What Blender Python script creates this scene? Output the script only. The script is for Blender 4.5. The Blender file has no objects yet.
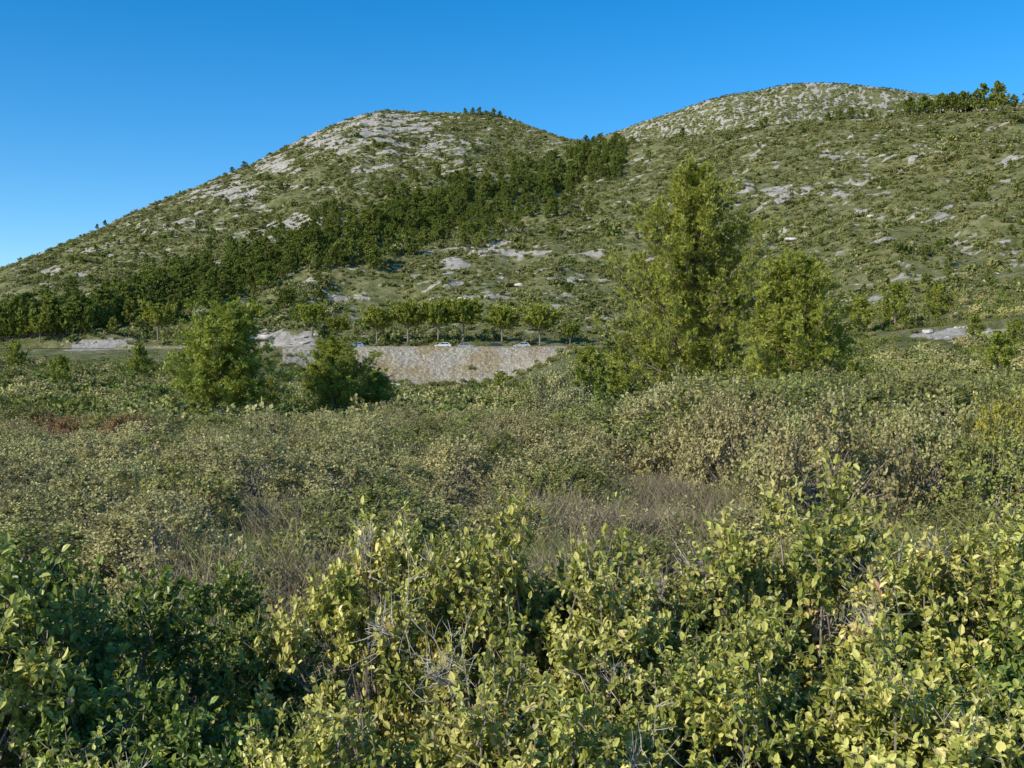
import bpy, math, numpy as np
from mathutils import Vector
F=1100.0; ZC=2.3
rng=np.random.default_rng(7)
sc=bpy.context.scene
# ---------------------------------------------------------------- noise
def _h(ix,iy,seed):
    h=(ix*374761393+iy*668265263+seed*974711)&0xffffffff
    h=((h^(h>>13))*1274126177)&0xffffffff
    h=(h^(h>>16))&0xffff
    return h/65536.0*2*np.pi
def perlin(x,y,seed=0):
    x=np.asarray(x,float);y=np.asarray(y,float)
    xi=np.floor(x).astype(np.int64);yi=np.floor(y).astype(np.int64)
    xf=x-xi;yf=y-yi
    u=xf*xf*(3-2*xf);v=yf*yf*(3-2*yf)
    def g(a,b):
        t=_h(xi+a,yi+b,seed);return np.cos(t)*(xf-a)+np.sin(t)*(yf-b)
    return (g(0,0)*(1-u)+g(1,0)*u)*(1-v)+(g(0,1)*(1-u)+g(1,1)*u)*v
def fbm(x,y,o=4,seed=0):
    s=0;a=1;f=1
    for i in range(o):
        s=s+a*perlin(x*f+i*17.3,y*f-i*9.1,seed+i);a*=.5;f*=2.03
    return s
def sstep(a,b,x):
    t=np.clip((x-a)/(b-a),0,1);return t*t*(3-2*t)
# ---------------------------------------------------------------- terrain
K=[-200,0,60,100,140,150,255,285,310,330,430,500,540,570,640,700,850,1024,1250]
K0=[-200,0,150,285,330,430,500,540,570,640,700,850,1024,1250]
ST0=[(-60,[0]*14),(20,[0]*14),
(50,[-.5,-.5,-.5,-.6,-.6,-.5,-.4,-.3,-.2,0,0,.3,.3,.3]),
(90,[-1,-1,-1,-1.2,-1.2,-1,-.8,-.6,-.4,-.1,0,.6,1.2,1.5]),
(140,[1,1,.5,-.5,-.8,-.8,-.5,0,.5,1,1.5,3.5,5,6]),
(200,[5,5,4,1,.5,0,.3,1.5,3,5,5.5,9.5,11,13]),
(206,[5.4,5.4,4.5,1.5,.7,.2,.5,1.9,3.5,5.5,6,11.2,14.8,17.3]),
(250,[8.3,8.3,8,5,2.5,1.5,2,4.5,7.5,9.5,10,17,20,23]),
(266,[9.8,9.8,9.8,7.5,3.2,1.8,3,6.5,10.2,10.8,12,19,22.5,25]),
(275,[11.2]*10+[13,20,24,27]),
(285,[11.2]*10+[14,21,25.5,29]),
(292,[14.5,14.5,14,14.5,13.5,13.5,13.5,13.5,13.5,13.5,15,22,28,33])]
ST=[(y,list(np.interp(K,K0,a))) for y,a in ST0]
for px_,z_ in ((60,15.6),(100,16.2),(285,16.8),(310,16)):
    ST[-1][1][K.index(px_)]=z_
RK=[-200,0,150,300,400,500,590,700,850,1024,1250]
RV=[650,720,850,950,1000,980,850,760,700,650,600]
SK=[-200,0,50,100,150,200,250,275,300,320,340,360,380,400,440,480,500,520,560,590,640,700,760,830,900,960,1024,1250]
SV=[330,268,250,228,205,185,165,152,140,130,122,115,111,111,113,114,116,122,137,143,142,135,128,120,115,112,108,100]
FK=[-200,500,560,590,600,640,680,700,730,760,785,810,840,860,890,920,980,1024,1250]
FV=[330,200,165,141,137,122,109,102,94,90,84,82,83,85,88,93,98,103,130]
def lerp(x,a,b):return a+(b-a)*x
def H(X,Y,detail=True):
    X=np.asarray(X,float);Y=np.asarray(Y,float)
    px=512+F*X/np.maximum(Y,20)
    z=np.zeros(np.broadcast(X,Y).shape)
    px=px+z;Yb=Y+z
    for (y0,a),(y1,b) in zip(ST[:-1],ST[1:]):
        m=(Yb>=y0)&(Yb<y1)
        if m.any():
            p=px[m];t=(Yb[m]-y0)/(y1-y0)
            z[m]=lerp(t,np.interp(p,K,a),np.interp(p,K,b))
    R=np.interp(px,RK,RV)
    sky=np.interp(px,SK,SV)
    Zr=ZC+(384-sky)/F*R
    z0=np.interp(px,K,ST[-1][1])
    t=np.clip((Yb-292)/(R-292),0,1)
    ex=np.interp(px,[0,400,700,1024],[1.3,1.32,1.22,1.15])
    m=(Yb>=292)
    hill=z0+(Zr-z0)*t**ex
    py=384-F*(hill-ZC)/np.maximum(Yb,20)
    gy=np.interp(px,[0,60,130,200,260,330,400,470,540,600],[345,332,312,290,270,247,224,206,186,162])
    hill=hill-10*np.exp(-((py-gy-3)/13)**2)*sstep(0,.15,t)*sstep(640,560,px)*sstep(1,.85,t)
    if detail:
        w=sstep(0,.12,t)*(1-.8*sstep(.8,1,t))
        hill=hill+w*(10*fbm(X/110,Yb/130,4,3)+4.4*fbm(X/28+3,Yb/34,3,9)+1.5*np.abs(fbm(X/11,Yb/9,2,12)))
        hill=hill+sstep(.7,1,t)*1.0*fbm(X/14,Yb/14,3,15)
    z=np.where(m&(Yb<=R),hill,z)
    d=Yb-R
    z2=ZC+(384-np.interp(px,FK,FV))/F*2300
    za=Zr-.22*np.clip(d,0,40)**2/40*.5-.25*np.clip(d-20,0,280)
    low=Zr-75
    tt=np.clip((Yb-R-300)/(2300-R-300),0,1)
    far=low+(z2-low)*tt**1.5
    if detail: far=far+sstep(.1,.3,tt)*sstep(1.0,.9,tt)*26*fbm(X/260,Yb/300,4,21)
    z=np.where(d>0,np.where(d<300,za,far),z)
    zz=np.clip((Yb-2300)/2500,0,1);z=np.where(Yb>2300,z2*(1-sstep(0,1,zz)),z)
    if detail:
        near=sstep(292,270,Yb)
        rd=(1-sstep(255,266,Yb)*sstep(700,640,px))
        z=z+near*rd*(.12*fbm(X/4,Yb/4,3,31)+sstep(30,100,Yb)*.8*fbm(X/30,Yb/30,3,33))
    return z
def proj(X,Y,Z):
    Yc=np.maximum(Y,5);return 512+F*X/Yc,384-F*(Z-ZC)/Yc
RG=[(385,126,80,19,.92),(325,142,60,17,.95),(270,165,40,12,.95),(235,192,55,18,.90),(300,225,62,15,.80),(170,225,60,15,.68),(255,235,30,10,.85),(430,148,90,20,.74),(130,250,60,14,.55),
(500,252,70,14,.78),(455,264,24,8,1.0),(590,255,40,9,.70),(800,190,100,10,.84),(860,155,80,9,.62),(1003,160,26,7,.9),(970,250,70,14,.62),
(480,297,45,8,.78),(930,215,80,14,.62),(560,297,30,9,.64),(102,345,40,6,1.6),(283,338,38,8,1.6),(975,334,78,5,1.3),(660,240,50,12,.58),(385,165,60,12,.72),(350,300,80,8,.62),(740,235,70,10,.60),(450,285,60,6,.70)]
def rock(X,Y,Z):
    px,py=proj(X,Y,Z)
    W=np.zeros(px.shape)
    for cx,cy,rx,ry,a in RG:
        W=np.maximum(W,a*np.exp(-((px-cx)/rx)**2-((py-cy)/ry)**2))
    W=np.maximum(W,np.where(Y>300,.28,0))
    far=Y>1100
    W=np.where(far,.58,W)
    W=np.where(Y<60,0,W)
    n=.72*fbm((X+.25*Y)/24,(Y-.3*X)/12,2,41)+.9*fbm((X+.2*Y)/8,(Y-.3*X)/4.5,3,44)
    return sstep(.42,.54,W*.62+n*.62+.05), W
# ---------------------------------------------------------------- mesh helpers
def mk_mesh(name,V,groups,mats,attrs=None,smooth=False):
    me=bpy.data.meshes.new(name)
    V=np.asarray(V,np.float32)
    me.vertices.add(len(V));me.vertices.foreach_set('co',V.ravel())
    loops=[];starts=[];mi=[];off=0
    for Fc,m in groups:
        Fc=np.asarray(Fc,np.int32)
        if len(Fc)==0: continue
        n,k=Fc.shape
        loops.append(Fc.ravel());starts.append(off+np.arange(n)*k);mi.append(np.full(n,m));off+=n*k
    loops=np.concatenate(loops);starts=np.concatenate(starts);mi=np.concatenate(mi)
    me.loops.add(len(loops));me.loops.foreach_set('vertex_index',loops.astype(np.int32))
    me.polygons.add(len(starts));me.polygons.foreach_set('loop_start',starts.astype(np.int32))
    me.polygons.foreach_set('material_index',mi.astype(np.int32))
    me.polygons.foreach_set('use_smooth',np.full(len(starts),smooth))
    for a,v in (attrs or {}).items():
        at=me.attributes.new(a,'FLOAT','POINT');at.data.foreach_set('value',np.asarray(v,np.float32))
    for m in mats: me.materials.append(m)
    me.update(calc_edges=True);me.validate()
    return me
def obj(name,me,link=True):
    o=bpy.data.objects.new(name,me)
    if link: sc.collection.objects.link(o)
    return o
def norm(v):return v/np.maximum(np.linalg.norm(v,axis=-1,keepdims=True),1e-9)
class Buf:
    def __init__(s):s.V=[];s.G=[];s.A=[];s.n=0
    def add(s,V,Fc,m,a):
        s.V.append(V.reshape(-1,3));s.G.append((Fc+s.n,m));n=V.reshape(-1,3).shape[0]
        s.A.append(np.broadcast_to(a,(n,)) if np.ndim(a)<1 else a);s.n+=n
    def mesh(s,name,mats,smooth=False):
        return mk_mesh(name,np.concatenate(s.V),s.G,mats,{'rnd':np.concatenate(s.A)},smooth)
def tubes(B,P,R,m,sides=3,a=.5):
    N,Kk,_=P.shape
    T=np.gradient(P,axis=1);T=norm(T)
    ref=np.where(np.abs(T[...,2:3])>.8,np.array([1.,0,0]),np.array([0,0,1.]))
    A=norm(np.cross(T,ref));C=np.cross(T,A)
    th=np.arange(sides)*2*np.pi/sides
    V=P[:,:,None,:]+R[:,:,None,None]*(np.cos(th)[:,None]*A[:,:,None,:]+np.sin(th)[:,None]*C[:,:,None,:])
    b=(np.arange(N)[:,None,None]*Kk+np.arange(Kk-1)[None,:,None])*sides
    j=np.arange(sides)[None,None,:];j2=(j+1)%sides
    Fc=np.stack([b+j,b+j2,b+sides+j2,b+sides+j],-1).reshape(-1,4)
    B.add(V,Fc,m,a)
def leaves(B,P,D,Nn,L,W,m,a,fold=True):
    D=norm(D);S=norm(np.cross(D,Nn));Nn=np.cross(S,D)
    L=L[:,None];W=W[:,None];n=len(P)
    if fold:
        V=np.stack([P,P+D*L*.35+S*W*.5+Nn*W*.16,P+D*L*.75+S*W*.38+Nn*W*.12,P+D*L-Nn*L*.08,P+D*L*.75-S*W*.38+Nn*W*.12,P+D*L*.35-S*W*.5+Nn*W*.16],1)
        b=np.arange(n)[:,None]*6
        Fc=np.concatenate([b+np.array([0,1,2,3]),b+np.array([0,3,4,5])])
        B.add(V,Fc,m,np.repeat(a,6))
    else:
        V=np.stack([P,P+D*L*.5+S*W*.5,P+D*L,P+D*L*.5-S*W*.5],1)
        B.add(V,np.arange(n)[:,None]*4+np.arange(4),m,np.repeat(a,4))
# ---------------------------------------------------------------- materials
def newmat(name):
    m=bpy.data.materials.new(name);m.use_nodes=True;nt=m.node_tree
    for n in list(nt.nodes):nt.nodes.remove(n)
    return m,nt,nt.nodes,nt.links
def ramp(nd,stops):
    r=nd.new('ShaderNodeValToRGB');e=r.color_ramp.elements
    e[0].position=stops[0][0];e[0].color=(*stops[0][1],1);e[1].position=stops[-1][0];e[1].color=(*stops[-1][1],1)
    for p,c in stops[1:-1]:
        x=e.new(p);x.color=(*c,1)
    return r
def leafmat(name,stops,tr=.3,rough=.5,spec=.3,var=.5,gain=1.0):
    m,nt,nd,lk=newmat(name)
    stops=[(p,tuple(min(.8,c*gain) for c in cc)) for p,cc in stops]
    at=nd.new('ShaderNodeAttribute');at.attribute_name='rnd'
    r=ramp(nd,stops);lk.new(at.outputs['Fac'],r.inputs[0])
    oi=nd.new('ShaderNodeObjectInfo')
    mr=nd.new('ShaderNodeMapRange');mr.inputs[3].default_value=1-var*.5;mr.inputs[4].default_value=1+var*.5
    lk.new(oi.outputs['Random'],mr.inputs[0])
    mm=nd.new('ShaderNodeMath');mm.operation='MULTIPLY_ADD';mm.inputs[1].default_value=7.31;mm.inputs[2].default_value=.2;lk.new(oi.outputs['Random'],mm.inputs[0])
    fr=nd.new('ShaderNodeMath');fr.operation='FRACT';lk.new(mm.outputs[0],fr.inputs[0])
    mr2=nd.new('ShaderNodeMapRange');mr2.inputs[3].default_value=.5-.04*var;mr2.inputs[4].default_value=.5+.025*var;lk.new(fr.outputs[0],mr2.inputs[0])
    hs=nd.new('ShaderNodeHueSaturation');lk.new(mr.outputs[0],hs.inputs['Value']);lk.new(mr2.outputs[0],hs.inputs['Hue']);lk.new(r.outputs[0],hs.inputs['Color'])
    p=nd.new('ShaderNodeBsdfPrincipled');p.inputs['Roughness'].default_value=rough;p.inputs['Specular IOR Level'].default_value=spec
    lk.new(hs.outputs[0],p.inputs['Base Color'])
    t=nd.new('ShaderNodeBsdfTranslucent');lk.new(hs.outputs[0],t.inputs['Color'])
    mx=nd.new('ShaderNodeMixShader');mx.inputs[0].default_value=tr
    lk.new(p.outputs[0],mx.inputs[1]);lk.new(t.outputs[0],mx.inputs[2])
    o=nd.new('ShaderNodeOutputMaterial');lk.new(mx.outputs[0],o.inputs[0]);return m
def simple(name,c,rough=.8,metal=0,noise=None,spec=.3,coat=0):
    m,nt,nd,lk=newmat(name);p=nd.new('ShaderNodeBsdfPrincipled')
    p.inputs['Roughness'].default_value=rough;p.inputs['Metallic'].default_value=metal;p.inputs['Specular IOR Level'].default_value=spec
    p.inputs['Coat Weight'].default_value=coat
    tc=nd.new('ShaderNodeTexCoord');n=nd.new('ShaderNodeTexNoise');n.inputs['Scale'].default_value=noise or 3;n.inputs['Detail'].default_value=5
    lk.new(tc.outputs['Object'],n.inputs['Vector'])
    k=.6 if noise else .93
    r=ramp(nd,[(.35,tuple(x*k for x in c)),(.65,tuple(min(1,x*(2-k)) for x in c))]);lk.new(n.outputs['Fac'],r.inputs[0]);lk.new(r.outputs[0],p.inputs['Base Color'])
    o=nd.new('ShaderNodeOutputMaterial');lk.new(p.outputs[0],o.inputs[0]);return m
BARK=simple('bark',(.22,.18,.14),.9,noise=9)
TWIG=simple('grey_twig',(.26,.21,.17),.85,noise=30)
M_FG=leafmat('leaf_oak_foreground',[(0,(.060,.080,.018)),(.26,(.15,.18,.032)),(.48,(.33,.33,.060)),(.68,(.56,.52,.14)),(.86,(.68,.57,.21)),(.94,(.42,.25,.12)),(1,(.26,.12,.06))],.26,.42,.4,.25,1.15)
M_FD=leafmat('leaf_dark_foreground',[(0,(.045,.078,.016)),(.42,(.13,.185,.032)),(.75,(.34,.37,.07)),(1,(.56,.52,.15))],.26,.38,.45,.2,1.15)
M_OL=leafmat('leaf_grey_olive',[(0,(.15,.14,.052)),(.5,(.37,.335,.125)),(.9,(.60,.53,.23)),(1,(.52,.36,.19))],.26,.65,.2,.4,1.1)
M_DK=leafmat('leaf_holm_oak',[(0,(.085,.10,.024)),(.5,(.24,.25,.058)),(1,(.46,.425,.12))],.26,.55,.25,.45,1.1)
M_YG=leafmat('leaf_yellow_green',[(0,(.12,.13,.018)),(.5,(.34,.32,.035)),(1,(.58,.48,.075))],.28,.5,.3,.2)
M_RD=leafmat('leaf_russet',[(0,(.17,.11,.04)),(.5,(.36,.20,.075)),(1,(.46,.32,.13))],.25,.5,.3,.3)
M_PALE=leafmat('leaf_pale_olive',[(0,(.19,.185,.08)),(.5,(.40,.38,.16)),(1,(.60,.56,.28))],.22,.65,.2,.2,1.05)
M_PN=leafmat('pine_needles',[(0,(.12,.145,.020)),(.5,(.29,.32,.046)),(1,(.50,.50,.10))],.30,.5,.3,.2,1.08)
M_PD=leafmat('pine_needles_far',[(0,(.08,.11,.022)),(.5,(.20,.24,.042)),(1,(.35,.375,.08))],.26,.6,.2,.4)
M_SC=leafmat('scrub_leaf',[(0,(.125,.14,.044)),(.5,(.25,.25,.080)),(1,(.40,.38,.145))],.2,.7,.15,.5,1.05)
M_HD=leafmat('hill_oak_leaf',[(0,(.055,.075,.018)),(.5,(.13,.16,.038)),(1,(.24,.26,.07))],.15,.7,.15,.5)
M_GR=leafmat('dry_grass',[(0,(.20,.15,.11)),(.4,(.33,.25,.17)),(.7,(.30,.26,.13)),(1,(.48,.40,.26))],.2,.7,.1,.3)
M_GG=leafmat('green_grass',[(0,(.18,.20,.06)),(.5,(.32,.32,.10)),(1,(.48,.44,.19))],.25,.7,.1,.3)
def ground_mat():
    m,nt,nd,lk=newmat('ground_scrub_and_limestone')
    geo=nd.new('ShaderNodeNewGeometry')
    def noise(s,d=5,r=.6):
        n=nd.new('ShaderNodeTexNoise');n.inputs['Scale'].default_value=s;n.inputs['Detail'].default_value=d;n.inputs['Roughness'].default_value=r;lk.new(geo.outputs['Position'],n.inputs['Vector']);return n
    n1=noise(.22);r1=ramp(nd,[(.3,(.095,.11,.038)),(.5,(.19,.19,.072)),(.68,(.32,.29,.15))]);lk.new(n1.outputs['Fac'],r1.inputs[0])
    n2=noise(2.2);r2=ramp(nd,[(.3,(.5,.5,.5)),(.7,(1.35,1.35,1.35))]);lk.new(n2.outputs['Fac'],r2.inputs[0])
    mu=nd.new('ShaderNodeMix');mu.data_type='RGBA';mu.blend_type='MULTIPLY';mu.inputs[0].default_value=1
    lk.new(r1.outputs[0],mu.inputs[6]);lk.new(r2.outputs[0],mu.inputs[7])
    n3=noise(.5,8,.75);r3=ramp(nd,[(.3,(.23,.19,.155)),(.5,(.43,.385,.33)),(.7,(.60,.55,.485))]);lk.new(n3.outputs['Fac'],r3.inputs[0])
    at=nd.new('ShaderNodeAttribute');at.attribute_name='rock'
    n4=noise(.6,6,.8)
    ad=nd.new('ShaderNodeMath');ad.operation='MULTIPLY_ADD';ad.inputs[1].default_value=.8;lk.new(at.outputs['Fac'],ad.inputs[0]);lk.new(n4.outputs['Fac'],ad.inputs[2])
    mr=nd.new('ShaderNodeMapRange');mr.inputs[1].default_value=.86;mr.inputs[2].default_value=1.08;lk.new(ad.outputs[0],mr.inputs[0])
    mx=nd.new('ShaderNodeMix');mx.data_type='RGBA';lk.new(mr.outputs[0],mx.inputs[0]);lk.new(mu.outputs[2],mx.inputs[6]);lk.new(r3.outputs[0],mx.inputs[7])
    p=nd.new('ShaderNodeBsdfPrincipled');p.inputs['Roughness'].default_value=.95;p.inputs['Specular IOR Level'].default_value=.1
    lk.new(mx.outputs[2],p.inputs['Base Color'])
    n5=noise(.9,7,.75);b=nd.new('ShaderNodeBump');b.inputs['Strength'].default_value=1.0;b.inputs['Distance'].default_value=1.0;lk.new(n5.outputs['Fac'],b.inputs['Height']);lk.new(b.outputs[0],p.inputs['Normal'])
    o=nd.new('ShaderNodeOutputMaterial');lk.new(p.outputs[0],o.inputs[0]);return m
rows=np.unique(np.concatenate([np.linspace(-15,60,100),np.linspace(60,292,200),np.linspace(292,1060,420),np.linspace(1060,2420,110),np.geomspace(2420,16000,18)]))
us=np.concatenate([np.linspace(-.8,-.5,50)[:-1],np.linspace(-.5,.5,900),np.linspace(.5,.8,50)[1:]])
YY,UU=np.meshgrid(rows,us,indexing='ij');XX=UU*(YY+30)
ZZ=H(XX,YY);rk,_=rock(XX,YY,ZZ)
ZZ=ZZ+rk*1.1*np.abs(fbm(XX/5,YY/4,2,55))*(YY>292)
nr,nc=XX.shape
i=np.arange(nr-1)[:,None]*nc+np.arange(nc-1)[None,:]
Fc=np.stack([i,i+1,i+nc+1,i+nc],-1).reshape(-1,4)
gme=mk_mesh('ground',np.stack([XX,YY,ZZ],-1).reshape(-1,3),[(Fc,0)],[ground_mat()],{'rock':rk.ravel()},True)
obj('ground',gme)
# ---------------------------------------------------------------- plants
def bush(seed,R,Hh,ncl,nsh,nlf,L,W,cr,mat,name,fold=False,twig=True,dead=0,low=-.05,nb=1.0,tw=1.0):
    r=np.random.default_rng(seed);B=Buf()
    z=r.uniform(low,1,ncl);ph=r.uniform(0,2*np.pi,ncl);s=np.sqrt(np.clip(1-z*z,0,1))
    rad=r.uniform(.58,1.02,ncl)*(1+.22*np.sin(ph*2+seed)+.14*np.sin(ph*5+seed*2))
    rad=rad*(1-cr/R*.6)
    out=np.stack([s*np.cos(ph),s*np.sin(ph),z],1)
    top=1+.10*np.sin(ph*3+seed*1.7)
    C=out*rad[:,None]*np.array([R,R,0])+np.stack([0*z,0*z,(.12+.88*np.clip(z,0,1)*r.uniform(.74,1.02,ncl)*top)*(Hh-cr*.7)],1)
    C[:,2]=np.maximum(C[:,2],.12*Hh)
    n=ncl*nsh
    Cb=np.repeat(C,nsh,0);O=np.repeat(out,nsh,0)
    crr=cr*np.repeat(r.uniform(.6,1.3,ncl),nsh)
    D=norm(O*.5+r.normal(0,.6,(n,3))+np.array([0,0,.22]))
    base=Cb+r.normal(0,1,(n,3))*crr[:,None]*.24
    ln=crr*r.uniform(.5,1.15,n)*(1+.6*(r.random(n)<.03))
    bend=norm(D+np.array([0,0,.35])+r.normal(0,.35,(n,3)))
    t=np.tile(r.uniform(.15,1.02,(1,nlf)),(n,1))+r.normal(0,.05,(n,nlf))
    P=base[:,None,:]+ln[:,None,None]*(t[...,None]*D[:,None,:]*.6+(t**2)[...,None]*bend[:,None,:]*.5)
    P=P.reshape(-1,3);m=len(P)
    dd=np.repeat(D,nlf,0);oo=np.repeat(O,nlf,0)
    ld=norm(dd*.45+r.normal(0,.65,(m,3)))
    nn=norm(dd*.45*nb+oo*.65*nb+r.normal(0,.45,(m,3))+np.array([0,0,.4]))
    cl=np.repeat(r.random(ncl),nsh*nlf);sh=np.repeat(r.random(n),nlf)
    a=np.clip(.28*cl+.24*sh+.34*r.random(m)**.8+.22*t.reshape(-1)-.08+r.normal(0,.04,m),0,1)
    sz=r.uniform(.6,1.25,m)
    keep=(P[:,2]>.02)&(np.repeat(r.random(n),nlf)>.05)
    leaves(B,P[keep],ld[keep],nn[keep],(L*sz)[keep],(W*sz)[keep],0,a[keep],fold)
    if twig:
        tt=np.array([0,.5,1.0])
        Q=base[:,None,:]+ln[:,None,None]*.94*(tt[None,:,None]*D[:,None,:]*.6+(tt**2)[None,:,None]*bend[:,None,:]*.5)
        tubes(B,Q,np.broadcast_to(np.array([.0028,.002,.0008])*tw,(n,3)),1,3)
        b0=r.normal(0,.12*R,(ncl,3))*np.array([1,1,0])
        tt=np.linspace(0,1,5)[None,:,None]
        Q=b0[:,None,:]*(1-tt)+C[:,None,:]*np.concatenate([tt**1.2,tt**1.2,tt**.8],2)+r.normal(0,.03*R,(ncl,5,3))*np.sin(tt*np.pi)
        tubes(B,Q,np.broadcast_to(np.array([.02,.015,.011,.008,.004])*R*.8,(ncl,5)),1,4)
    if dead:
        for k in range(dead):
            c=C[r.integers(ncl)]*np.array([1.02,1.02,1]);o=norm(c*np.array([1,1,.4]))
            nb_=r.integers(8,16)
            d=norm(o*.9+r.normal(0,.45,(nb_,3))+np.array([0,0,.1]))
            tt=np.linspace(0,1,5)[None,:,None];l=r.uniform(.13,.27,nb_)[:,None,None]
            Q=c+d[:,None,:]*l*tt+np.cumsum(r.normal(0,.012,(nb_,5,3)),1)
            tubes(B,Q,np.broadcast_to(np.array([.0032,.0027,.002,.0016,.0009]),(nb_,5)),2,3)
            s0=Q[:,1:4,:].reshape(-1,3);s0=np.repeat(s0,2,0);dd=norm(np.repeat(np.repeat(d,3,0),2,0)*.6+r.normal(0,.7,(len(s0),3)))
            l2=r.uniform(.05,.12,len(s0))[:,None,None];t2=np.linspace(0,1,3)[None,:,None]
            Q2=s0[:,None,:]+dd[:,None,:]*l2*t2+r.normal(0,.006,(len(s0),3,3))*t2
            tubes(B,Q2,np.broadcast_to(np.array([.0017,.0013,.0007]),(len(s0),3)),2,3)
    return B.mesh(name,[mat,TWIG,DEADT])
DEADT=simple('dead_twig',(.44,.38,.32),.85,noise=20)
def pine(seed,Ht,Rc,nl,ns,nt,nb,bl,bw,mat,name,lo=.12,asc=.5,trunk=.2,shape=None,lean=0.):
    r=np.random.default_rng(seed);B=Buf()
    k=9;tt=np.linspace(0,1,k)
    tr=np.zeros((1,k,3));tr[0,:,2]=tt*Ht*.97
    tr[0,:,0]=lean*tt**1.5*Ht+np.cumsum(r.normal(0,.012*Ht,k))*tt;tr[0,:,1]=np.cumsum(r.normal(0,.012*Ht,k))*tt
    tubes(B,tr,(trunk*(1-tt)**.8+.02)[None,:],1,8)
    h=np.linspace(lo,.97,nl)+r.normal(0,.015,nl);h=np.clip(h,lo*.8,.98)
    if shape is None: prof=np.interp(h,[0,.15,.3,.5,.7,.85,1],[.85,1,1,.87,.64,.38,.12])
    else: prof=np.interp(h,*shape)
    ph=np.arange(nl)*2.399+r.normal(0,.3,nl)
    L=Rc*prof*r.uniform(.55,1.18,nl)*(1+.14*np.sin(ph*2+h*9+seed))
    up=np.interp(h,[0,.5,1],[asc*.35,asc,asc*2.2])+r.normal(0,.12,nl)
    st=np.stack([np.interp(h,tt,tr[0,:,q]) for q in range(3)],1)
    D=norm(np.stack([np.cos(ph),np.sin(ph),up],1))
    s=np.linspace(0,1,6)[None,:,None]
    Q=st[:,None,:]+D[:,None,:]*L[:,None,None]*s+np.array([0,0,1.])*(s**2)*L[:,None,None]*.22+r.normal(0,.02,(nl,6,3))*s*L[:,None,None]
    tubes(B,Q,(np.clip(trunk*.28*(L/Rc),.015,9)[:,None]*(1-.85*np.linspace(0,1,6))[None,:]),1,5)
    f=r.uniform(.18,1.0,(nl,ns));ix=f*5;i0=np.clip(ix.astype(int),0,4);fr=(ix-i0)[...,None]
    ar=np.arange(nl)[:,None]
    S=Q[ar,i0]*(1-fr)+Q[ar,i0+1]*fr
    Dl=norm(np.repeat(D[:,None,:],ns,1)*.7+r.normal(0,.5,(nl,ns,3))+np.array([0,0,.55]))
    sl=(L[:,None]*.30*(1.25-f*.6)*r.uniform(.6,1.25,(nl,ns))+.18)
    S=S.reshape(-1,3);Dl=Dl.reshape(-1,3);sl=sl.reshape(-1)
    t3=np.linspace(0,1,3)[None,:,None]
    tubes(B,S[:,None,:]+Dl[:,None,:]*sl[:,None,None]*t3,np.broadcast_to(np.array([.016,.011,.004])*(Ht/13),(len(S),3)),1,3)
    n2=len(S)
    tf=r.uniform(.2,1.08,(n2,nt))
    T=S[:,None,:]+Dl[:,None,:]*sl[:,None,None]*tf[...,None]+r.normal(0,.11,(n2,nt,3))*sl[:,None,None]
    Td=norm(np.repeat(Dl[:,None,:],nt,1)*.8+r.normal(0,.45,(n2,nt,3))+np.array([0,0,.5]))
    T=T.reshape(-1,3);Td=Td.reshape(-1,3);n3=len(T)
    P=np.repeat(T,nb,0);d=norm(np.repeat(Td,nb,0)+r.normal(0,.5,(n3*nb,3)))
    oc=P-np.array([0,0,Ht*.5]);oc=norm(oc*np.array([1,1,.4]))
    nn=r.normal(0,.6,(n3*nb,3))+oc*.9+np.array([0,0,.3])
    a=np.clip(.35*np.repeat(r.random(n2),nt*nb)+.25*np.repeat(r.random(n3),nb)+.4*r.random(n3*nb),0,1)
    sz=r.uniform(.7,1.3,n3*nb)
    leaves(B,P,d,nn,bl*sz,bw*sz,0,a,False)
    return B.mesh(name,[mat,BARK])
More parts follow.
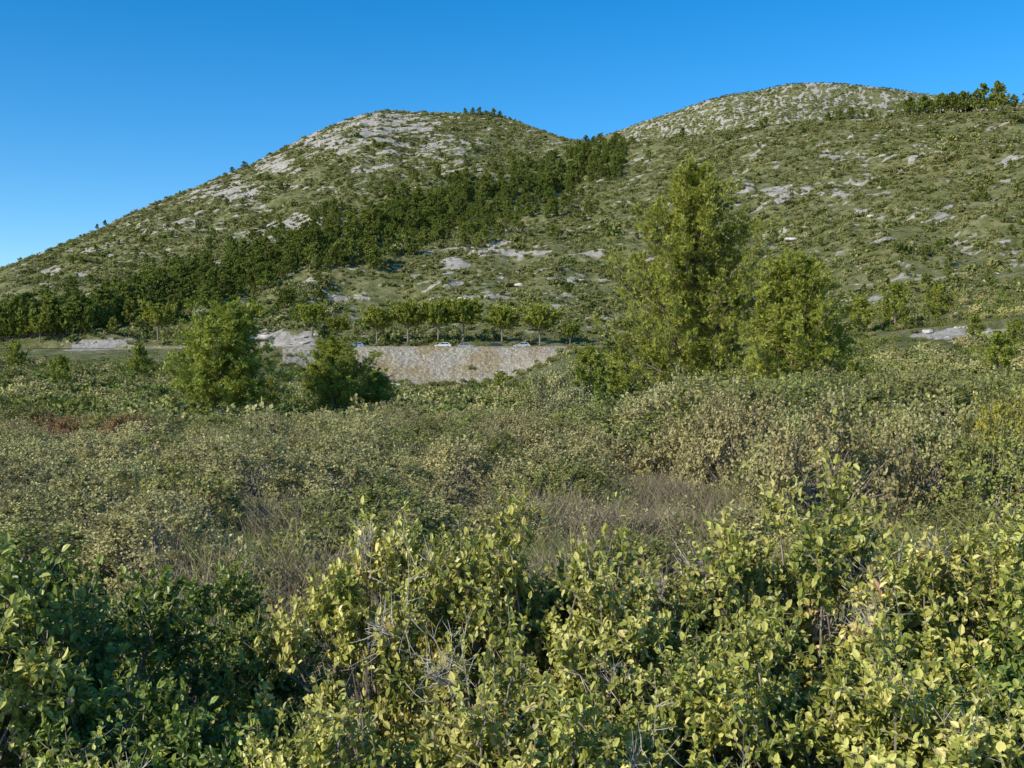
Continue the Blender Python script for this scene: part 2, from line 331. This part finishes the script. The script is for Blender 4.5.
def scatter(name,pts,rotz,scl,idx,meshes):
    col=bpy.data.collections.new(name+'_forms')
    for k,me in enumerate(meshes):
        col.objects.link(bpy.data.objects.new('%s_form_%02d'%(name,k),me))
    n=len(pts)
    me=bpy.data.meshes.new(name);me.vertices.add(n);me.vertices.foreach_set('co',np.asarray(pts,np.float32).ravel())
    rot=np.zeros((n,3),np.float32);rot[:,2]=rotz;rot[:,0]=rng.normal(0,.08,n);rot[:,1]=rng.normal(0,.08,n)
    a=me.attributes.new('rot','FLOAT_VECTOR','POINT');a.data.foreach_set('vector',rot.ravel())
    a=me.attributes.new('scl','FLOAT_VECTOR','POINT');a.data.foreach_set('vector',np.asarray(scl,np.float32).ravel())
    a=me.attributes.new('idx','INT','POINT');a.data.foreach_set('value',np.asarray(idx,np.int32))
    o=obj(name,me)
    ng=bpy.data.node_groups.new(name,'GeometryNodeTree')
    ng.interface.new_socket('Geometry',in_out='INPUT',socket_type='NodeSocketGeometry')
    ng.interface.new_socket('Geometry',in_out='OUTPUT',socket_type='NodeSocketGeometry')
    nd=ng.nodes;lk=ng.links
    gi=nd.new('NodeGroupInput');go=nd.new('NodeGroupOutput');ci=nd.new('GeometryNodeCollectionInfo')
    ci.inputs['Collection'].default_value=col;ci.inputs['Separate Children'].default_value=True;ci.inputs['Reset Children'].default_value=True
    ip=nd.new('GeometryNodeInstanceOnPoints');ip.inputs['Pick Instance'].default_value=True
    def na(nm,t):
        x=nd.new('GeometryNodeInputNamedAttribute');x.data_type=t;x.inputs['Name'].default_value=nm;return x.outputs[0]
    lk.new(gi.outputs[0],ip.inputs['Points']);lk.new(ci.outputs[0],ip.inputs['Instance'])
    lk.new(na('idx','INT'),ip.inputs['Instance Index']);lk.new(na('rot','FLOAT_VECTOR'),ip.inputs['Rotation']);lk.new(na('scl','FLOAT_VECTOR'),ip.inputs['Scale'])
    lk.new(ip.outputs[0],go.inputs[0])
    md=o.modifiers.new('scatter','NODES');md.node_group=ng
    return o
def hit(px,py,y0=60,y1=1000):
    px=np.atleast_1d(np.asarray(px,float));py=np.atleast_1d(np.asarray(py,float))
    Yg=np.linspace(y0,y1,700)[None,:]+0*px[:,None];Xg=(px[:,None]-512)/F*Yg
    Zg=H(Xg,Yg);P=384-F*(Zg-ZC)/Yg
    ok=P<=py[:,None];j=np.where(ok.any(1),ok.argmax(1),P.argmin(1))
    a=np.arange(len(px));return Xg[a,j],Yg[a,j],Zg[a,j]

# --- hillside scrub
hill_forms=[bush(100+k,1,.8,10,4,4,.36,.26,.42,[M_SC,M_SC,M_HD][k%3],'scrub',twig=False,nb=1.5) for k in range(6)]
def area_pts(n,y0,y1,um):
    Y=np.sqrt(rng.uniform(y0**2,y1**2,n));X=rng.uniform(-um,um,n)*Y;return X,Y
X,Y=area_pts(180000,288,1010,.54)
Z=H(X,Y);rk_,W_=rock(X,Y,Z);px,py=proj(X,Y,Z)
R_=np.interp(px,RK,RV)
dens=np.clip(.62+1.4*fbm(X/22,Y/22,3,61),.10,1)*(1-.86*rk_)
k=(rng.random(len(X))<dens)&(Y<R_+25)
X,Y,Z=X[k],Y[k],Z[k];n=len(X)
s=rng.lognormal(-.14,.44,n)*1.0
ix=rng.integers(0,6,n)
ix=np.where((fbm(X/12,Y/12,2,63)<.0)&(ix%3==2),ix-1,ix)
s=np.where(ix%3==2,s*1.2,s)
scatter('hillside_scrub',np.stack([X,Y,Z-.1],1),rng.uniform(0,6.28,n),np.stack([s,s,s*rng.uniform(.7,1.2,n)],1),ix,hill_forms)
X,Y=area_pts(75000,1500,2330,.54);px=512+F*X/Y;k=px>560;X,Y=X[k],Y[k];Z=H(X,Y);rk_,_=rock(X,Y,Z)
k=rng.random(len(X))<(1-.5*rk_)*np.clip(.65+fbm(X/60,Y/60,3,66),.1,1);X,Y,Z=X[k],Y[k],Z[k];n=len(X);s=rng.uniform(1.6,3.4,n)
scatter('mountain_scrub',np.stack([X,Y,Z-.2],1),rng.uniform(0,6.28,n),np.stack([s,s,s*.7],1),rng.integers(0,6,n),hill_forms)
def rockmesh(seed):
    import bmesh
    bm=bmesh.new();bmesh.ops.create_icosphere(bm,subdivisions=3,radius=1)
    r=np.random.default_rng(seed);V=np.array([v.co[:] for v in bm.verts])
    for _ in range(9):
        d=norm(r.normal(0,1,3));c=r.uniform(.45,.8);q=V@d;V=V-np.clip(q-c,0,9)[:,None]*d
    V=V*(1+.12*perlin(V[:,0]*3+seed,V[:,1]*3+V[:,2]*2,seed)[:,None])*np.array([1.2,.8,.5])
    for v,c in zip(bm.verts,V):v.co=c
    me=bpy.data.meshes.new('limestone');bm.to_mesh(me);bm.free();me.materials.append(ROCK);return me
ROCK=simple('limestone',(.45,.41,.36),.95,noise=2)
rocks=[rockmesh(k) for k in range(5)]
X,Y=area_pts(90000,120,1010,.54);Z=H(X,Y);rk_,_=rock(X,Y,Z)
k=rng.random(len(X))<rk_*.28+.022*(Y>290)+.006;X,Y,Z=X[k],Y[k],Z[k]
k=~((Y>270)&(Y<287)&(512+F*X/Y<680));X,Y,Z=X[k],Y[k],Z[k];n=len(X);s=rng.lognormal(-.40,.5,n)
scatter('limestone_rocks',np.stack([X,Y,Z-.1],1),rng.uniform(0,6.28,n),np.stack([s,s,s*rng.uniform(.5,1.1,n)],1),rng.integers(0,5,n),rocks)
# --- pines on the hill
pf=[pine(200+k,7.5,2.8+.3*k,22,6,4,6,.60,.36,M_PD,'pine_far',lo=.10,asc=.5,trunk=.16) for k in range(5)]
bx=[0,60,130,200,260,330,400,470,540,600];by=[341,330,310,290,270,247,224,206,186,162];bt=[8,11,15,19,20,23,26,28,26,14]
PX=[];PY=[];S=[]
n=1120;p=625-655*rng.random(n)**1.15;dv=rng.normal(0,.62,n);dv=np.clip(dv,-1.4,1.6)
PX.append(p);PY.append(np.interp(p,bx,by)+dv*np.interp(p,bx,bt));S.append(rng.uniform(.45,1.25,n))
n=70;p=rng.uniform(-40,330,n);PX.append(p);PY.append(np.interp(p,[0,150,330],[330,322,312])+rng.normal(0,8,n));S.append(rng.uniform(.4,.9,n))
n=240;p=rng.uniform(60,620,n);PX.append(p);PY.append(np.interp(p,[60,400,620],[275,150,160])+rng.uniform(-15,70,n));S.append(rng.uniform(.22,.7,n))
n=110;p=rng.uniform(560,1040,n);PX.append(p);PY.append(rng.uniform(145,300,n));S.append(rng.uniform(.18,.55,n))
sky=[(466,.8),(472,.9),(479,.9),(486,.8),(493,1.),(500,.9),(245,.9),(232,.6),(105,.6),(97,.5),(510,.5),(681,.95),(763,1.1),(632,.8),(603,.6),(828,.8),(838,.9),(850,.9),(862,.8),(872,.7),(905,1.3),(912,1.5),(921,1.6),(931,1.4),(940,1.6),(950,1.8),(958,1.4),(966,1.7),(975,1.5),(984,1.9),(992,1.4),(1003,2.0),(1014,1.1),(1030,1.5),(1045,1.5),(60,.4),(180,.4),(20,.4),(305,.4)]
q=np.array(sky);PX.append(q[:,0]);PY.append(np.interp(q[:,0],SK,SV)+1.5);S.append(q[:,1])
ex=np.array([(375,148,.9),(368,152,.7),(383,150,.6),(260,182,.8),(350,190,.6),(648,160,.8),(587,216,.9),(585,222,.8),(556,238,.7),(552,240,.9),(500,180,.8),(332,218,.8),(165,262,.6),(735,205,.5),(980,200,.7),(974,202,.5),(985,203,.6)])
PX.append(ex[:,0]);PY.append(ex[:,1]);S.append(ex[:,2])
PX=np.concatenate(PX);PY=np.concatenate(PY);S=np.concatenate(S)
X,Y,Z=hit(PX,PY,292,1000);n=len(X)
scatter('pine_woodland',np.stack([X,Y,Z-.2],1),rng.uniform(0,6.28,n),np.stack([S,S,S*rng.uniform(.8,1.15,n)],1),rng.integers(0,5,n),pf)
# --- middle distance scrub 60..285 m
midf=[bush(300+k,1,.95,26,6,6,.17,.12,.34,[M_OL,M_DK,M_SC,M_HD,M_OL,M_PD][k],'thicket',twig=False,nb=1.4) for k in range(6)]
X,Y=area_pts(14000,58,290,.6);px=512+F*X/Y
dens=np.clip(.5+.9*fbm(X/14,Y/14,3,71),.1,1)
k=(rng.random(len(X))<dens)
k&=~((Y>263)&(Y<291)&(px<690))
k&=~((Y>199)&(Y<206)&(px>900)&(rng.random(len(X))<.75))
X,Y=X[k],Y[k];Z=H(X,Y);n=len(X);s=rng.lognormal(.05,.42,n);s=np.minimum(s,2.3)
px=512+F*X/Y
k=~((s>.75)&(Y>225)&(Y<266)&(px<600))&~((s>1.0)&(Y>185)&(Y<207)&(px>880));X,Y,Z,s=X[k],Y[k],Z[k],s[k];n=len(X)
scatter('scrub_thicket',np.stack([X,Y,Z-.1],1),rng.uniform(0,6.28,n),np.stack([s,s,s*rng.uniform(.7,1.1,n)],1),rng.integers(0,6,n),midf)
# --- near thicket 12..62 m
nf=[bush(400+k,1,1.25,85,12,14,.042,.029,.21,m_,'shrub',twig=True,low=-.25,nb=1.4,tw=.7) for k,m_ in enumerate([M_OL,M_OL,M_DK,M_DK,M_YG,M_RD,M_OL,M_PALE])]
X,Y=area_pts(3000,11.5,62,.62);px=512+F*X/Y
pyb=384+F*ZC/Y
clear=((px>570)&(px<735)&(pyb>496)&(pyb<552))|((px>770)&(px<960)&(pyb>484)&(pyb<508))|((px>230)&(px<325)&(pyb>560))
k=~clear
X,Y,px,pyb=X[k],Y[k],px[k],pyb[k]
order=rng.permutation(len(X));keep=[];G={}
for j in order:
    mn=1.25+.02*Y[j];c=(int(X[j]//3),int(Y[j]//3));ok=True
    for a in (-1,0,1):
        for b in (-1,0,1):
            for q in G.get((c[0]+a,c[1]+b),()):
                if (X[j]-X[q])**2+(Y[j]-Y[q])**2<mn*mn: ok=False;break
    if ok: keep.append(j);G.setdefault(c,[]).append(j)
keep=np.array(keep);X,Y,px,pyb=X[keep],Y[keep],px[keep],pyb[keep];n=len(X);Z=H(X,Y)
hmax=np.interp(px,[0,130,330,450,640,700,950,1024],[1.35,1.4,1.4,1.45,1.6,2.4,2.5,2.1])*np.interp(Y,[12,22,30,60],[.72,.98,1.05,1.15])
hh=hmax*np.where(rng.random(n)<.25,rng.uniform(.5,.75,n),rng.uniform(.82,1.12,n))
hh=np.minimum(hh,np.where((px<330)&(Y>30)&(Y<62),1.95,9))
hh=np.where((Y<16)&(px>500),np.minimum(hh,.85),hh)
sx=np.clip(hh*.95,1.05,2.3)*rng.uniform(.95,1.25,n)
sx=np.where((Y<25)&(px>520),np.minimum(sx,1.35),sx)
idx=np.where(px<600,rng.choice([0,1,6,0,1,2,6,0,3,2],n),rng.choice([2,3,2,3,0,6,2],n))
idx=np.where((px<130)&(Y>38)&(rng.random(n)<.2),5,idx)
scatter('shrub_thicket',np.stack([X,Y,Z-.05],1),rng.uniform(0,6.28,n),np.stack([sx,sx,hh/1.25],1),idx,nf)
def place(name,me,px,Y,s,rot=0,dz=0):
    o=obj(name,me);X=(px-512)/F*Y
    o.location=(X,Y,float(H(np.array([X]),np.array([Y]))[0])+dz);o.scale=s;o.rotation_euler=(0,0,rot);return o
place('evergreen_oak_bush',nf[4],1005,17.5,(1.0,1.0,1.8),.4)
place('evergreen_oak_bush',nf[4],1060,18.5,(1.2,1.2,1.9),2.4)
place('olive_shrub',nf[7],560,50,(2.1,2.0,2.9),1)
place('olive_shrub',nf[7],672,42,(1.7,1.6,2.2),2)
place('olive_shrub',nf[6],400,60,(2.2,2.0,1.7),3)
place('russet_shrub',nf[5],52,36,(1.3,1.2,.95),3)
place('mastic_shrub',nf[2],105,44,(2.0,1.6,1.4),3)
place('mastic_shrub',nf[3],20,46,(2.0,1.8,1.8),1)
# --- grass
def tuft(seed,mat):
    r=np.random.default_rng(seed);B=Buf();n=90
    P=np.stack([r.normal(0,.16,n),r.normal(0,.16,n),np.zeros(n)],1);D=norm(np.stack([r.normal(0,.4,n),r.normal(0,.4,n),np.ones(n)],1))
    l=r.uniform(.12,.5,n);t=np.linspace(0,1,4)[None,:,None]
    Q=P[:,None,:]+D[:,None,:]*l[:,None,None]*t+(D*np.array([1,1,0]))[:,None,:]*(t**2)*l[:,None,None]*.5
    tubes(B,Q,np.broadcast_to(np.array([.005,.004,.003,.001]),(n,4)),0,3,np.repeat(r.random(n),12))
    return B.mesh('grass_tuft',[mat])
gf=[tuft(1,M_GR),tuft(2,M_GR),tuft(3,M_GG),tuft(4,M_GG),bush(450,.3,.4,14,8,6,.045,.02,.14,M_OL,'low_herb',twig=True,nb=1.3),bush(451,.3,.35,14,8,6,.045,.02,.14,M_DK,'low_herb',twig=True,nb=1.3)]
X,Y=area_pts(7500,7,28,.5);px=512+F*X/Y;pyb=384+F*ZC/Y
k=((px>480)&(px<1020)&(pyb>466))|((px>160)&(px<390)&(pyb>520))
X,Y,px=X[k],Y[k],px[k];Z=H(X,Y);n=len(X);s=rng.uniform(.4,1.25,n)*np.clip(1+.8*fbm(X/1.8,Y/1.8,2,79),.5,1.4)
gi=np.where((px>740)|(fbm(X/4,Y/4,2,77)>.12),rng.integers(2,4,n),rng.integers(0,2,n))
gi=np.where(rng.random(n)<.28,rng.integers(4,6,n),gi)
scatter('grass',np.stack([X,Y,Z],1),rng.uniform(0,6.28,n),np.stack([s,s,s],1),gi,gf)
# --- foreground shrubs
fgm=[bush(500+k,1.0,1.6,140,18,17,.035,.022,.155,m_,'foreground_shrub',fold=True,twig=True,dead=d_,low=-.3,nb=1.15,tw=1.1) for k,(m_,d_) in enumerate([(M_FG,6),(M_FG,5),(M_FD,2),(M_FG,9)])]
FG=[(20,4.3,1.80,1.0,2),(-90,3.6,1.7,1.0,0),(150,3.6,1.42,.8,2),(60,3.0,1.35,.8,0),(185,5.6,1.40,.8,2),
(395,4.9,1.82,.80,0),(500,4.6,1.84,.88,1),(590,4.4,1.64,.85,3),(690,4.9,1.56,.9,0),(330,3.4,1.36,.65,0),(470,3.3,1.45,.8,3),(600,3.2,1.36,.8,1),
(810,4.9,1.88,.95,3),(930,4.6,1.74,.95,0),(1040,4.4,1.76,.95,1),(740,3.6,1.52,.8,1),(870,3.4,1.44,.85,3),(1010,3.2,1.38,.85,0),(1120,3.8,1.6,1,2),
(250,2.7,1.2,.6,0),(100,2.5,1.15,.6,2),(560,2.5,1.12,.7,0),(760,2.5,1.12,.7,3),(420,2.5,1.12,.6,1),(950,2.5,1.12,.7,1)]
for k,(p,y,h,w,v) in enumerate(FG):
    place('evergreen_shrub',fgm[v],p,y,(w,w,h/1.62),k*2.1)
# --- big pines
place('pine_tree',pine(11,16.0,5.6,140,15,9,10,.27,.052,M_PN,'pine_tree',lo=.06,asc=.70,trunk=.28,lean=.012),688,70,(1,1,1),0)
place('pine_tree',pine(12,9.4,3.7,90,13,9,9,.26,.05,M_PN,'pine_tree_b',lo=.06,asc=.65,trunk=.2,lean=.02),790,64,(1,1,1),0)
pm=pine(13,8.0,3.8,90,13,9,9,.27,.052,M_PN,'pine_tree_c',lo=.06,asc=.85,trunk=.18)
place('pine_tree',pm,222,88,(1.25,1.25,1.12),0)
place('pine_tree',pm,335,96,(1.05,1.05,.80),2)
place('pine_tree',pm,375,100,(.6,.6,.5),3.3)
pm2=pine(14,7.5,3.6,40,8,6,7,.36,.15,M_PN,'pine_tree_d',lo=.08,asc=.6,trunk=.18)
for p,y,s in [(862,212,.9),(895,216,1.1),(938,222,1.0),(830,200,.8),(1000,120,.6),(140,180,.75),(185,200,.7),(15,200,.7),(60,150,.6),(270,110,.45),(590,120,.8),(620,130,.8),(850,90,.5),(500,200,.5),(975,190,.6),(1015,170,.6)]:
    place('pine_tree',pm2,p,y,(s,s,s),p)
pm3=pine(15,7.0,3.9,44,8,6,8,.42,.20,M_PN,'umbrella_pine',lo=.42,asc=.35,trunk=.2,shape=([.3,.42,.55,.75,.9,1],[.6,.95,1.,.85,.55,.2]))
for p,s in [(312,1.05),(337,.85),(377,1.15),(408,1.3),(438,1.3),(463,1.4),(502,1.2),(540,1.3),(570,.7),(158,1.2),(235,.8),(40,.8)]:
    place('umbrella_pine',pm3,p,288.5+(p%5),(s,s,s),p)
# ---------------------------------------------------------------- road, walls
def strip(name,ys,zs,px0,px1,mat,n=500,jit=0,seed=1):
    p=np.linspace(px0,px1,n);X=(p-512)/F*280.;V=[]
    for y,z in zip(ys,zs):
        V.append(np.stack([X,np.full(n,y)+jit*perlin(X/1.1,y+0*X+z*3,seed),np.full(n,z)+jit*.6*perlin(X/1.3+9,z*2+0*X,seed+1)],1))
    V=np.stack(V,0);k=len(ys);i=np.arange(k-1)[:,None]*n+np.arange(n-1)[None,:]
    return obj(name,mk_mesh(name,V.reshape(-1,3),[(np.stack([i,i+1,i+n+1,i+n],-1).reshape(-1,4),0)],[mat]))
ASPH=simple('asphalt',(.055,.055,.058),.9,noise=4);WHITE=simple('road_paint',(.75,.75,.72),.7)
strip('road',[276.4,280,284],[11.30,11.36,11.30],-170,640,ASPH)
strip('road_edge_line',[276.75,276.9],[11.315,11.317],-170,640,WHITE)
strip('road_centre_line',[279.93,280.07],[11.366,11.366],-170,640,WHITE)
def stonemat(name,c1,c2,c3,s):
    m,nt,nd,lk=newmat(name);g=nd.new('ShaderNodeNewGeometry')
    v=nd.new('ShaderNodeTexVoronoi');v.inputs['Scale'].default_value=s;lk.new(g.outputs['Position'],v.inputs['Vector'])
    v2=nd.new('ShaderNodeTexVoronoi');v2.feature='DISTANCE_TO_EDGE';v2.inputs['Scale'].default_value=s;lk.new(g.outputs['Position'],v2.inputs['Vector'])
    sp=nd.new('ShaderNodeSeparateColor');lk.new(v.outputs['Color'],sp.inputs[0]);r=ramp(nd,[(0,c1),(.5,c2),(1,c3)]);lk.new(sp.outputs[0],r.inputs[0])
    n=nd.new('ShaderNodeTexNoise');n.inputs['Scale'].default_value=.12;n.inputs['Detail'].default_value=6;lk.new(g.outputs['Position'],n.inputs['Vector'])
    rn=ramp(nd,[(.40,(.92,.78,.56)),(.55,(1.05,1.02,.97))]);lk.new(n.outputs['Fac'],rn.inputs[0])
    mu=nd.new('ShaderNodeMix');mu.data_type='RGBA';mu.blend_type='MULTIPLY';mu.inputs[0].default_value=1;lk.new(r.outputs[0],mu.inputs[6]);lk.new(rn.outputs[0],mu.inputs[7])
    re=ramp(nd,[(.02,(.6,.6,.6)),(.12,(1,1,1))]);lk.new(v2.outputs['Distance'],re.inputs[0])
    m2=nd.new('ShaderNodeMix');m2.data_type='RGBA';m2.blend_type='MULTIPLY';m2.inputs[0].default_value=1;lk.new(mu.outputs[2],m2.inputs[6]);lk.new(re.outputs[0],m2.inputs[7])
    p=nd.new('ShaderNodeBsdfPrincipled');p.inputs['Roughness'].default_value=.95;lk.new(m2.outputs[2],p.inputs['Base Color'])
    b=nd.new('ShaderNodeBump');b.inputs['Distance'].default_value=.15;lk.new(re.outputs[0],b.inputs['Height']);lk.new(b.outputs[0],p.inputs['Normal'])
    o=nd.new('ShaderNodeOutputMaterial');lk.new(p.outputs[0],o.inputs[0]);return m
STONE=stonemat('dry_stone',(.28,.25,.20),(.36,.325,.265),(.42,.38,.31),1.7)
n=420;k=40
pw=np.linspace(283,572,n)[None,:]+np.zeros((k,1));sv=np.linspace(0,1,k)[:,None]+0*pw
Yw=275.2-9.6*sv;Xw=(pw-512)/F*Yw;Zw=H(Xw,Yw,False)
nz=perlin(Xw/.9,(Yw+Zw)/.9,5)*.35+perlin(Xw/3,Zw/3,8)*.3
Yw2=Yw-.45-nz*.6;Zw2=Zw+.18+nz*.5;Zw2[0]=11.3;Yw2[0]=275.5
Zw2[-1]-=1.0
i=np.arange(k-1)[:,None]*n+np.arange(n-1)[None,:]
obj('stone_retaining_wall',mk_mesh('stone_retaining_wall',np.stack([Xw,Yw2,Zw2],-1).reshape(-1,3),[(np.stack([i,i+n,i+n+1,i+1],-1).reshape(-1,4),0)],[STONE]))
strip('stone_parapet_wall',[275.35,275.38,275.72,275.75],[11.1,11.75,11.75,11.1],120,600,STONE,700,.07)
n=220;p=rng.uniform(265,600,n);yy=rng.choice([0,1,1],n);Yb=np.where(yy==1,rng.uniform(258,266.8,n),rng.uniform(266,274,n))
kk=(yy==1)|(rng.random(n)<.9*np.exp(-((p-300)/50)**2)+.10+.5*(p>530));p=p[kk];Yb=Yb[kk];n=len(p)
X=(p-512)/F*Yb;Z=H(X,Yb,False);s=rng.uniform(.4,1.3,n)
scatter('wall_foot_scrub',np.stack([X,Yb-.5,Z+.05],1),rng.uniform(0,6.28,n),np.stack([s,s,s],1),rng.integers(0,6,n),midf)
# ---------------------------------------------------------------- vehicles
GL=simple('car_glass',(.03,.04,.05),.08,spec=.6);TY=simple('tyre',(.02,.02,.02),.9);RIM=simple('wheel_rim',(.5,.5,.52),.3,.8);LT=simple('lamp_lens',(.7,.68,.62),.2)
RL=simple('tail_lamp',(.45,.02,.02),.3)
import bmesh
from mathutils import Matrix
def car(name,px,y,col,rot=0):
    paint=simple('car_paint',col,.3,coat=.6)
    bm=bmesh.new()
    L=4.3;Wd=1.78
    low=[(-2.1,.3),(2.05,.3),(2.15,.6),(2.05,.78),(1.1,.95),(-1.95,.98),(-2.15,.7)];cab=[(-1.95,.97),(1.1,.95),(.35,1.42),(-.2,1.5),(-1.25,1.47)]
    def ext(prof,w0,w1,mi,z0,z1):
        vs=[]
        for sgn in (-1,1):
            vs.append([bm.verts.new((x,sgn*(w0+(w1-w0)*(z-z0)/(z1-z0))/2,z)) for x,z in prof])
        fs=[bm.faces.new(vs[0]),bm.faces.new(vs[1][::-1])]
        m=len(prof)
        for a in range(m):fs.append(bm.faces.new((vs[0][a],vs[0][(a+1)%m],vs[1][(a+1)%m],vs[1][a])))
        for f in fs:f.material_index=mi
        return fs
    ext(low,Wd-.04,Wd,0,low[0][1],low[-1][1])
    z1=max(z for _,z in cab);ext(cab,Wd-.08,Wd-.4,0,cab[0][1],z1)
    bmesh.ops.bevel(bm,geom=list(bm.edges),offset=.05,segments=2,affect='EDGES')
    zb=cab[0][1]+.05;zt=z1-.12
    def wy(z):return (Wd-.08+(-.32)*(z-cab[0][1])/(z1-cab[0][1]))/2+.006
    for a,b,c,d in [(-1.65,-.62,-1.2,-.62),(-.55,.85,-.55,.3)]:
        for sg in (-1,1):
            q=[(a,zb),(b,zb),(d,zt),(c,zt)]
            fc=bm.faces.new([bm.verts.new((x,sg*wy(z),z)) for x,z in (q if sg<0 else q[::-1])]);fc.material_index=1
    for (ax,az),(bx_,bz) in [(cab[1],cab[2]),(cab[0],cab[-1])]:
        s_=.012 if ax>0 else -.012
        P0=(ax+(bx_-ax)*.12,az+(bz-az)*.12);P1=(ax+(bx_-ax)*.88,az+(bz-az)*.88)
        h0=wy(P0[1])-.12;h1=wy(P1[1])-.12
        fc=bm.faces.new([bm.verts.new(v) for v in ((P0[0]+s_,-h0,P0[1]+.01),(P0[0]+s_,h0,P0[1]+.01),(P1[0]+s_,h1,P1[1]+.01),(P1[0]+s_,-h1,P1[1]+.01))]);fc.material_index=1
    for x in (L*.31,-L*.3):
        for sg in (-1,1):
            for rr,dd,mi,off in ((.33,.2,2,0),(.2,.21,3,.01)):
                M=Matrix.Translation((x,sg*(Wd/2-.08+off),.33))@Matrix.Rotation(math.pi/2,4,'X')
                g=bmesh.ops.create_cone(bm,cap_ends=True,segments=20,radius1=rr,radius2=rr,depth=dd,matrix=M)
                for v in g['verts']:
                    for fc in v.link_faces:fc.material_index=mi
    for x,mi in ((L/2-.02,4),(-L/2+.02,5)):
        for sg in (-1,1):
            g=bmesh.ops.create_cube(bm,size=1,matrix=Matrix.Translation((x,sg*.62,.68))@Matrix.Diagonal((.12,.34,.14,1)))
            for v in g['verts']:
                for fc in v.link_faces:fc.material_index=mi
    me=bpy.data.meshes.new(name);bm.to_mesh(me);bm.free()
    for m in (paint,GL,TY,RIM,LT,RL):me.materials.append(m)
    o=obj(name,me);o.location=((px-512)/F*y,y,11.34);o.rotation_euler=(0,0,rot);return o
car('car',356,278.2,(.22,.34,.50),math.pi)
car('car',443,278.2,(.70,.70,.70),math.pi)
car('car',466,281.8,(.30,.31,.33),0)
car('car',522,278.2,(.45,.46,.48),math.pi)
car('car',497,281.8,(.05,.05,.06),0)
# ---------------------------------------------------------------- camera, light
cam=bpy.data.cameras.new('camera');co=obj('camera',cam);cam.sensor_width=36;cam.lens=36*F/1024;cam.clip_end=40000;cam.clip_start=.05
co.location=(0,0,ZC);co.rotation_euler=(math.pi/2,0,0);sc.camera=co
sv_=Vector((-.74,-.54,.55)).normalized()
sl=bpy.data.lights.new('sun','SUN');sl.energy=5.0;sl.angle=math.radians(.53);sl.color=(1,.95,.82)
so=obj('sun',sl);so.rotation_euler=sv_.to_track_quat('Z','Y').to_euler();so.location=(-50,-30,60)
w=bpy.data.worlds.new('World');sc.world=w;w.use_nodes=True;nt=w.node_tree
bg=nt.nodes['Background'];st=nt.nodes.new('ShaderNodeTexSky');st.sky_type='NISHITA';st.sun_disc=False
st.sun_elevation=math.asin(sv_.z);st.sun_rotation=math.atan2(sv_.x,sv_.y);st.altitude=900;st.air_density=1.0;st.dust_density=.05;st.ozone_density=2.5
hs=nt.nodes.new('ShaderNodeHueSaturation');hs.inputs['Saturation'].default_value=1.45;hs.inputs['Value'].default_value=1.2
nt.links.new(st.outputs[0],hs.inputs['Color']);nt.links.new(hs.outputs[0],bg.inputs[0]);bg.inputs[1].default_value=.15
sc.view_settings.view_transform='Standard';sc.view_settings.look='None';sc.view_settings.exposure=0
print('objs',len(bpy.data.objects))
